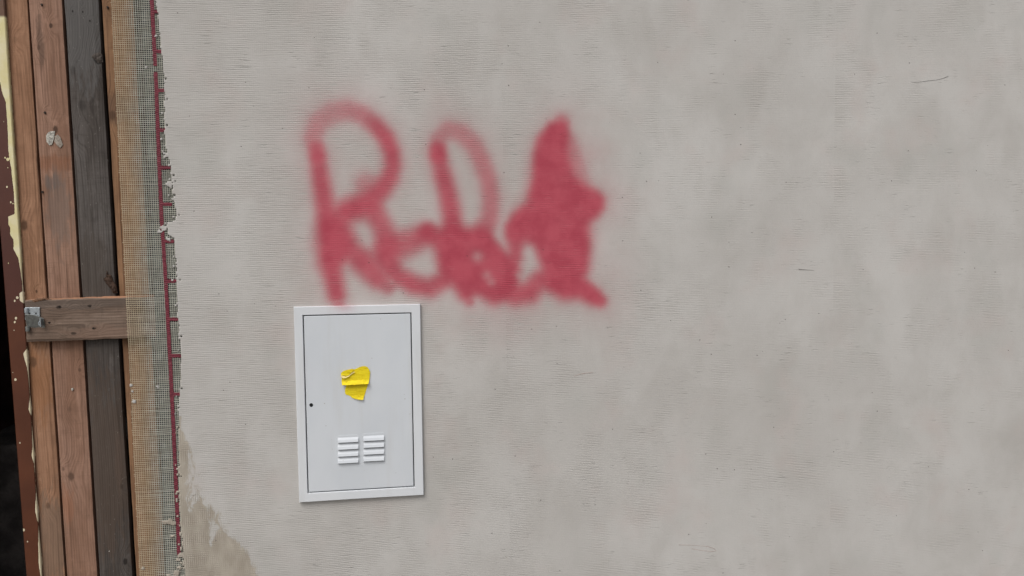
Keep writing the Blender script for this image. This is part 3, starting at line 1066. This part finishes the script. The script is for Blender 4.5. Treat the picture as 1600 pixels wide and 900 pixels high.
pcx = pt_.mix(bare, pcx, (.13, .072, .048))
hgt = pt_.math('SUBTRACT', 1.0, cm)
M_post = pt_.done(pcx, pt_.ramp(cm, 0, 1, .45, .75), pt_.bump(pt_.math('ADD', hgt, pt_.math('MULTIPLY', fn2, .4)), .0009), spec=.35)

# cream width measured from the right-hand edge, in photograph pixels, top to bottom
CW = [(-400, 40), (0, 40), (124, 40), (128, 12), (146, 10), (160, 6), (200, 6), (235, 7), (262, 5), (300, 3.5), (334, 4), (338, 13), (350, 13.5), (356, 11), (366, 12),
      (374, 8), (380, 8), (388, 9), (396, 6), (404, 3), (440, 1.6), (455, 2), (458, 5), (470, 5), (474, .8), (535, 1), (545, 1), (552, 5), (562, 4), (575, 2), (620, 1.2),
      (640, 3), (650, 1), (700, 2.2), (712, 3), (725, 1.4), (770, 1.5), (800, 3), (812, 2.6), (820, 1), (880, 3), (900, 2.5), (1400, 1.5)]
cz_ = np.array([P(40, a, YPOST)[2] for a, b in CW])[::-1]
cwv = np.array([b * .00168 - (.0019 if b < 3 else 0) for a, b in CW])[::-1]
EXTRA = [(12, 249, 3.2), (12, 262, 1.6), (17, 316, 2.2), (20, 318, 1.5), (13, 411, 2), (27, 465, 3.2), (23, 470, 2.2), (25, 497, 3), (23, 503, 2.5), (22, 516, 1.6), (24, 593, 3), (20, 582, 1.6),
         (31, 692, 2), (37, 828, 3), (43, 846, 1.6), (6, 190, 1.4), (8, 246, 2), (11, 292, 2.2)]
xr_n = 26
zzp = np.arange(0.0, 2.62, .0025)
v_, f2, ch = [], [], []
ring_n = xr_n + 4
for k, z in enumerate(zzp):
    a, b = float(pl(z)), float(pr(z))
    wob_ = (float(fbm(z * 7, 1.5, 81)) - .5) * .0016
    wv_ = float(np.interp(z, cz_, cwv))
    for i in range(xr_n):
        u = i / (xr_n - 1)
        x = a + (b - a + wob_) * u
        y = YPOST + (.0018 if i in (0, xr_n - 1) else 0)
        v_.append((x, y, z))
        c_ = wv_ - (b - x)
        ch.append(c_)
    v_ += [(b + wob_, YPOST + .006, z), (b + wob_, YPOST + .058, z), (a, YPOST + .058, z), (a, YPOST + .006, z)]
    ch += [min(wv_ - .004, .0006), -.01, -.01, -.008]
ch = np.array(ch)
va = np.array(v_)
for ex_, ey_, er_ in EXTRA:
    p = P(ex_, ey_, YPOST)
    dd = er_ * .0010 - .0002 - np.hypot(va[:, 0] - p[0], (va[:, 2] - p[2]) * .8)
    ch = np.maximum(ch, np.where(va[:, 1] < YPOST + .01, dd, -.01))
nzp = len(zzp)
for k in range(nzp - 1):
    for q in range(ring_n):
        f2.append((k * ring_n + q, k * ring_n + (q + 1) % ring_n, (k + 1) * ring_n + (q + 1) % ring_n, (k + 1) * ring_n + q))
f2.append(tuple(reversed(range(ring_n))))
f2.append(tuple((nzp - 1) * ring_n + q for q in range(ring_n)))
post = mesh_obj('door_post', v_, f2, M_post, attrs={'chip': ch})
post['label'] = 'brown painted door post with cream paint showing where it peels'
post['category'] = 'post'

# ------------------------------------------------------------------ dark shed behind the gate
shed = empty('shed', (-1.4, 1.2, 0), 'dark unlit shed interior behind the brown post and planks', 'shed')
M_dark = plain('shade_dark_boards', (.034, .016, .013), .95, var=.4, scale=8, bump=.002)  # interior shade put into the board colour, near black
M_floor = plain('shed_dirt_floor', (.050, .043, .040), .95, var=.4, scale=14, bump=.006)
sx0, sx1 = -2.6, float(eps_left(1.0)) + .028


def shed_box(name, *a):
    bm = bmesh.new()
    box_bm(bm, *a)
    return bm_obj(name, bm, M_floor if name == 'floor_slab' else M_dark, shed)


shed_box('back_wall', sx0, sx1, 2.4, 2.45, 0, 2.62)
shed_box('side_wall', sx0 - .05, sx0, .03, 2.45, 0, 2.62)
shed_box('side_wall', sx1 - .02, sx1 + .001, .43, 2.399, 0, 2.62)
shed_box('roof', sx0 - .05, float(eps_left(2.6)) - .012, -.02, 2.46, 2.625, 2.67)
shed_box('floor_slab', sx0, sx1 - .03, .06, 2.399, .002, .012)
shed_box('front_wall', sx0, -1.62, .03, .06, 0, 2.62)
# stack of dark boards standing inside
bm = bmesh.new()
box_bm(bm, -1.62, -1.05, 1.1, 1.5, .013, .75, .01)
bm_obj('workbench', bm, M_floor, shed)
adopt(shed)

# ------------------------------------------------------------------ white meter cabinet
cabn = empty('meter_cabinet', (CB_X, 0, CB_Z - CB_H / 2), 'white metal meter cabinet with vent louvres set into the grey wall', 'cabinet')


def white_metal(name, lo, hi):
    t = NT(name)
    c = t.mix(t.ramp(t.noise(t.scale((1, 1, .6)), 7, 4), .3, .7), lo, hi)
    vd = t.n('ShaderNodeTexVoronoi')
    t.l(t.scale((1, 0, 1)), vd.inputs['Vector'])
    vd.inputs['Scale'].default_value = 75
    cs = t.n('ShaderNodeSeparateColor')
    t.l(vd.outputs['Color'], cs.inputs[0])
    clus = t.ramp(t.noise(t.scale((1, 0, 1), (2, 0, 5)), 9, 2), .42, .62)
    speck = t.math('MULTIPLY', t.math('MULTIPLY', t.ramp(vd.outputs['Distance'], .06, .14, 1, 0), t.ramp(cs.outputs[0], .80, .82)), clus)
    c = t.mix(t.math('MULTIPLY', speck, .6), c, (.22, .16, .13))
    dirt = t.noise(t.scale((22, 1, 2.2)), 1, 4, .6)
    c = t.mix(t.ramp(dirt, .5, .8, 0, .30), c, (.45, .43, .40))
    d = t.attr('paint')
    sp = t.noise(t.scale((1, 0, 1)), 380, 2, .6)
    c = t.mix(t.math('MULTIPLY', d, t.ramp(sp, .2, .8, .5, 1.2)), c, (.45, .075, .11))
    nm = t.bump(t.noise(t.co, 700, 2), .00012, .5)
    nm = t.bump(t.noise(t.scale((1, 1, 1)), 5, 2), .004, .35, nm)
    return t.done(c, .42, nm, spec=.4)


M_white = white_metal('white_powder_coat', (.545, .575, .612), (.585, .612, .645))
M_frame = white_metal('white_frame_coat', (.60, .625, .655), (.635, .655, .68))
M_cabdark = plain('cabinet_inside', (.012, .013, .014), .8)

HW, HH = CB_W / 2, CB_H / 2
YF = -.0105
# door opening from the photograph
oc = [cab_px(473.2, 493.0), cab_px(642.8, 488.0), cab_px(648.0, 760.4), cab_px(480.4, 771.4)]
OL = (oc[0][0] + oc[3][0]) / 2
OR_ = (oc[1][0] + oc[2][0]) / 2
OT = (oc[0][1] + oc[1][1]) / 2
OB = (oc[2][1] + oc[3][1]) / 2
# frame: nested rectangles swept as a section (outer return, bevel, face, bevel, inner return)
sec = [(0.0, .0040, .018), (0.0, YF + .002, 0), (.0016, YF, 0), (.5, YF, 0), (1.0, YF, -.0014), (1.0, YF + .0016, 0), (1.0, .0100, 0)]
ND = 24
v_, f2, pa = [], [], []


def rect_path():
    """corner pairs (outer, inner) with subdivisions along each side"""
    o = [(-HW, HH), (HW, HH), (HW, -HH), (-HW, -HH)]
    i = [(OL, OT), (OR_, OT), (OR_, OB), (OL, OB)]
    for s_ in range(4):
        for k in range(ND):
            t_ = k / ND
            a, b = o[s_], o[(s_ + 1) % 4]
            c, d_ = i[s_], i[(s_ + 1) % 4]
            yield (a[0] + (b[0] - a[0]) * t_, a[1] + (b[1] - a[1]) * t_), (c[0] + (d_[0] - c[0]) * t_, c[1] + (d_[1] - c[1]) * t_)


path = list(rect_path())
for po, pi_ in path:
    L = math.hypot(pi_[0] - po[0], pi_[1] - po[1])
    for k, (s_, y, off) in enumerate(sec):
        t_ = s_ if s_ in (0.0, .5, 1.0) else s_ / L
        if k == 4:
            t_ = 1 - .0014 / L
        u = po[0] + (pi_[0] - po[0]) * t_
        w_ = po[1] + (pi_[1] - po[1]) * t_
        wx = cab(u, w_, y)
        v_.append(wx)
ns, npth = len(sec), len(path)
for k in range(npth):
    for q in range(ns - 1):
        a, b = k * ns + q, ((k + 1) % npth) * ns + q
        f2.append((a, a + 1, b + 1, b))
va = np.array(v_)
pv = spray(va[:, 0], va[:, 2]) * .40
pv += .30 * np.exp(-((va[:, 0] - P(540, 480)[0]) / .022) ** 2) * sstep(float(P(540, 498)[2]), float(P(540, 476)[2]), va[:, 2])
pv *= sstep(float(P(540, 505)[2]), float(P(540, 478)[2]), va[:, 2])
frame = mesh_obj('frame', v_, f2, M_frame, cabn, attrs={'paint': pv})
bm = bmesh.new()
cq = [cab(u, w_, .0012) for u, w_ in ((OL - .004, OB - .004), (OR_ + .004, OB - .004), (OR_ + .004, OT + .004), (OL - .004, OT + .004))]
bm.faces.new([bm.verts.new(c) for c in cq])
ext = bmesh.ops.extrude_face_region(bm, geom=bm.faces[:])
for g in ext['geom']:
    if isinstance(g, bmesh.types.BMVert):
        g.co.y = .003
bm_obj('cabinet_back', bm, M_cabdark, cabn)

# door leaf with rounded folded edge and a round keyhole
G = .0025
DL, DR, DT, DB = OL + G, OR_ - G, OT - G, OB + G
ku, kw = cab_px(486, 633.2)
KR = .0052
YD = -.0095
v_, f2 = [], []
# door = outer loop -> bevel loop -> face ring around the keyhole
loop = []
for s_ in range(4):
    c4 = [(DL, DT), (DR, DT), (DR, DB), (DL, DB)]
    a, b = c4[s_], c4[(s_ + 1) % 4]
    for k in range(10):
        t_ = k / 10
        loop.append((a[0] + (b[0] - a[0]) * t_, a[1] + (b[1] - a[1]) * t_))
cu0, cw0 = (DL + DR) / 2, (DT + DB) / 2


def inset(p, e):
    return (p[0] + (e if p[0] < DL + 1e-6 else -e if p[0] > DR - 1e-6 else 0), p[1] + (e if p[1] < DB + 1e-6 else -e if p[1] > DT - 1e-6 else 0))


nl_ = len(loop)
# hole loop ordered by angle towards the matching outer vertex
for p in loop:
    v_.append(cab(p[0], p[1], .0008))
for p in loop:
    v_.append(cab(p[0], p[1], YD + .0013))
for p in loop:
    q = inset(p, .0013)
    v_.append(cab(q[0], q[1], YD))
hole = []
for p in loop:
    A = math.atan2(p[1] - kw, p[0] - ku)
    hole.append((ku + KR * math.cos(A), kw + KR * math.sin(A)))
for h_ in hole:
    v_.append(cab(h_[0], h_[1], YD))
for h_ in hole:
    v_.append(cab(h_[0], h_[1], YD + .0025))
for lv in range(4):
    for k in range(nl_):
        k2 = (k + 1) % nl_
        f2.append((lv * nl_ + k, lv * nl_ + k2, (lv + 1) * nl_ + k2, (lv + 1) * nl_ + k))
door = mesh_obj('door', v_, f2, M_white, cabn)
kh = bmesh.new()
c0 = cab(ku, kw, YD + .0030)
bmesh.ops.create_cone(kh, cap_ends=True, segments=20, radius1=KR + .001, radius2=KR + .001, depth=.0012,
                      matrix=Matrix.Translation(c0) @ Matrix.Rotation(math.pi / 2, 4, 'X'))
bm_obj('keyhole', kh, M_cabdark, door)


# vent louvres pressed out of the door
def louvre(u0, u1, w1, w0):
    """hood: hinged at the top edge w1, standing proud at its lower edge w0, open below"""
    yb = YD - .0004
    out = .0052
    e = .0025
    H = [(u0, w1, yb), (u1, w1, yb), (u1 - .0006, w0, yb - out), (u0 + .0006, w0, yb - out), (u0, w0, yb), (u1, w0, yb)]
    mid = [(u0 + .0004, w0 + (w1 - w0) * .55, yb - out * .62), (u1 - .0004, w0 + (w1 - w0) * .55, yb - out * .62)]
    pts = [cab(*h) for h in H] + [cab(*h) for h in mid]
    faces = [(0, 1, 7, 6), (6, 7, 2, 3), (0, 6, 3, 4), (1, 5, 2, 7)]
    inn = [cab(u0 + .0012, w0, yb - out + .0010), cab(u1 - .0012, w0, yb - out + .0010), cab(u1 - .0012, w0 + .0035, yb - .0006), cab(u0 + .0012, w0 + .0035, yb - .0006)]
    n0 = len(pts)
    pts += inn
    faces += [(3, 2, n0 + 1, n0), (n0, n0 + 1, n0 + 2, n0 + 3)]
    o = mesh_obj('vent_louvre', pts, faces, M_white, door)
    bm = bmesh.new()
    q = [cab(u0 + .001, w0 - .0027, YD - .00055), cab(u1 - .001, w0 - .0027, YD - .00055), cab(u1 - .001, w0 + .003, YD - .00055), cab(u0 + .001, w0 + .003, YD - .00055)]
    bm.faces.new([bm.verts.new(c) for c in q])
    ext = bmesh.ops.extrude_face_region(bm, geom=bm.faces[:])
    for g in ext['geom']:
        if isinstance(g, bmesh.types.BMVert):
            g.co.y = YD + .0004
    bm_obj('vent_slot_shade', bm, M_cabdark, door)  # dark slot, carried below the hood edge as its painted shade
    return o


for pa_, pb_ in (((525.5, 681.5), (562.5, 725.5)), ((565.5, 678.5), (602.8, 722.5))):       # shallow pressed panel round each louvre group
    u0, w1 = cab_px(*pa_)
    u1, w0 = cab_px(*pb_)
    bm = bmesh.new()
    box_bm(bm, u0, u1, -.0004, .001, w0 - .0015, w1 + .0015)
    bmesh.ops.bevel(bm, geom=[e for e in bm.edges if abs(e.verts[0].co.y - e.verts[1].co.y) > 1e-5], offset=.004, segments=3, affect='EDGES')
    bmesh.ops.bevel(bm, geom=[e for e in bm.edges if e.verts[0].co.y < 0 and e.verts[1].co.y < 0], offset=.0003, segments=1, affect='EDGES')
    for v2 in bm.verts:
        v2.co = Vector(cab(v2.co.x, v2.co.z, YD + v2.co.y))
    bm_obj('vent_panel', bm, M_white, door)
for colx, ys in (((527.8, 560.2), (684.6, 695.5, 706.3, 717.0)), ((567.8, 600.3), (681.8, 692.5, 703.2, 713.8))):
    for i, yy in enumerate(ys):
        u0, w1 = cab_px(colx[0], yy)
        u1, _ = cab_px(colx[1], yy)
        _, w0 = cab_px(colx[0], yy + 7.0)
        wm = (w1 + w0) / 2 + .0006
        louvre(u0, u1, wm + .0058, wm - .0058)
adopt(cabn)

# ------------------------------------------------------------------ torn yellow tape on the cabinet door
tape = empty('torn_tape', cab(.0, -.02, YD), 'crumpled torn yellow tape stuck on the white cabinet door', 'tape')
ty_ = NT('yellow_tape')
yc = ty_.mix(ty_.ramp(ty_.noise(ty_.scale((40, 40, 110)), 1, 4), .3, .7), (.70, .53, .004), (.78, .64, .012))
yc = ty_.mix(ty_.ramp(ty_.noise(ty_.co, 60, 3), .62, .8, 0, .45), yc, (.68, .42, .006))
M_tape = ty_.done(yc, .72, ty_.bump(ty_.noise(ty_.scale((60, 60, 300)), 1, 3), .0010), spec=.35)
M_tedge = plain('torn_tape_edge', (.70, .58, .22), .7)


def tp(zx, zy):
    return (520 + zx / 11.25, 560 + zy / 11.25)


def tape_piece(name, outline, lift, mat, amp=.0012, base=.0004, cuts=3):
    q = [P(*tp(*p), YD) for p in outline]
    bm = bmesh.new()
    vb = [bm.verts.new((p[0], 0, p[2])) for p in q]
    es = [bm.edges.new((vb[k], vb[(k + 1) % len(vb)])) for k in range(len(vb))]
    bmesh.ops.triangle_fill(bm, use_beauty=True, edges=es)
    bmesh.ops.subdivide_edges(bm, edges=bm.edges[:], cuts=cuts, use_grid_fill=True)
    bmesh.ops.triangulate(bm, faces=bm.faces[:])
    bnd = {v2 for e in bm.edges if e.is_boundary for v2 in e.verts}
    for v2 in bm.verts:
        x, z = v2.co.x, v2.co.z
        if v2 in bnd:
            v2.co.x += (float(vnoise(x * 900, z * 900, 3)) - .5) * .0010
            v2.co.z += (float(vnoise(x * 900, z * 900, 6)) - .5) * .0010
        v2.co.y = YD - base - lift(x, z) - amp * float(fbm(x * 120, z * 260, 13, 3))
    ext = bmesh.ops.extrude_face_region(bm, geom=bm.faces[:])
    for g in ext['geom']:
        if isinstance(g, bmesh.types.BMVert):
            g.co.y += .00035
    return bm_obj(name, bm, mat, tape)


zb_ = float(P(*tp(300, 450), YD)[2])
zl_ = float(P(*tp(300, 720), YD)[2])
tape_piece('lower_strip', [(275, 430), (238, 470), (212, 560), (214, 600), (230, 635), (270, 645), (300, 660), (350, 695), (420, 712), (480, 722), (532, 724), (548, 680), (572, 600), (600, 520), (622, 430), (430, 420)],
           lambda x, z: .0030 * max(0, 1 - (z - zl_) / .012) ** 2, M_tape)
tape_piece('upper_strip', [(152, 330), (146, 290), (145, 250), (185, 222), (235, 200), (300, 190), (340, 180), (380, 190), (440, 165), (500, 140), (560, 130), (610, 150), (640, 190), (655, 250), (650, 330), (638, 390),
                           (628, 436), (540, 440), (430, 445), (390, 452), (345, 450), (270, 456), (165, 457), (155, 400)],
           lambda x, z: .0012 + .0075 * max(0, 1 - (z - zb_) / .010) ** 2, M_tape)
za_ = float(P(*tp(200, 330), YD)[2])
tape_piece('folded_flap', [(140, 320), (150, 296), (190, 300), (232, 312), (285, 292), (330, 250), (372, 225), (395, 236), (350, 262), (300, 296), (278, 315), (240, 332), (190, 340)],
           lambda x, z: .0042 + .002 * max(0, 1 - (z - za_) / .006), M_tedge, .0008, .0006, 2)
tape_piece('folded_flap', [(150, 292), (148, 255), (190, 228), (240, 207), (310, 196), (352, 184), (372, 205), (330, 240), (285, 285), (232, 304), (190, 292)],
           lambda x, z: .0036 + .0018 * max(0, 1 - (z - za_) / .008), M_tape, .0022, .0006, 2)
adopt(tape)
for o in list(S.collection.objects):                       # sub-parts keep their place too
    if o.parent and o.parent.parent:
        o.matrix_parent_inverse = Matrix.Identity(4)
bpy.context.view_layer.update()
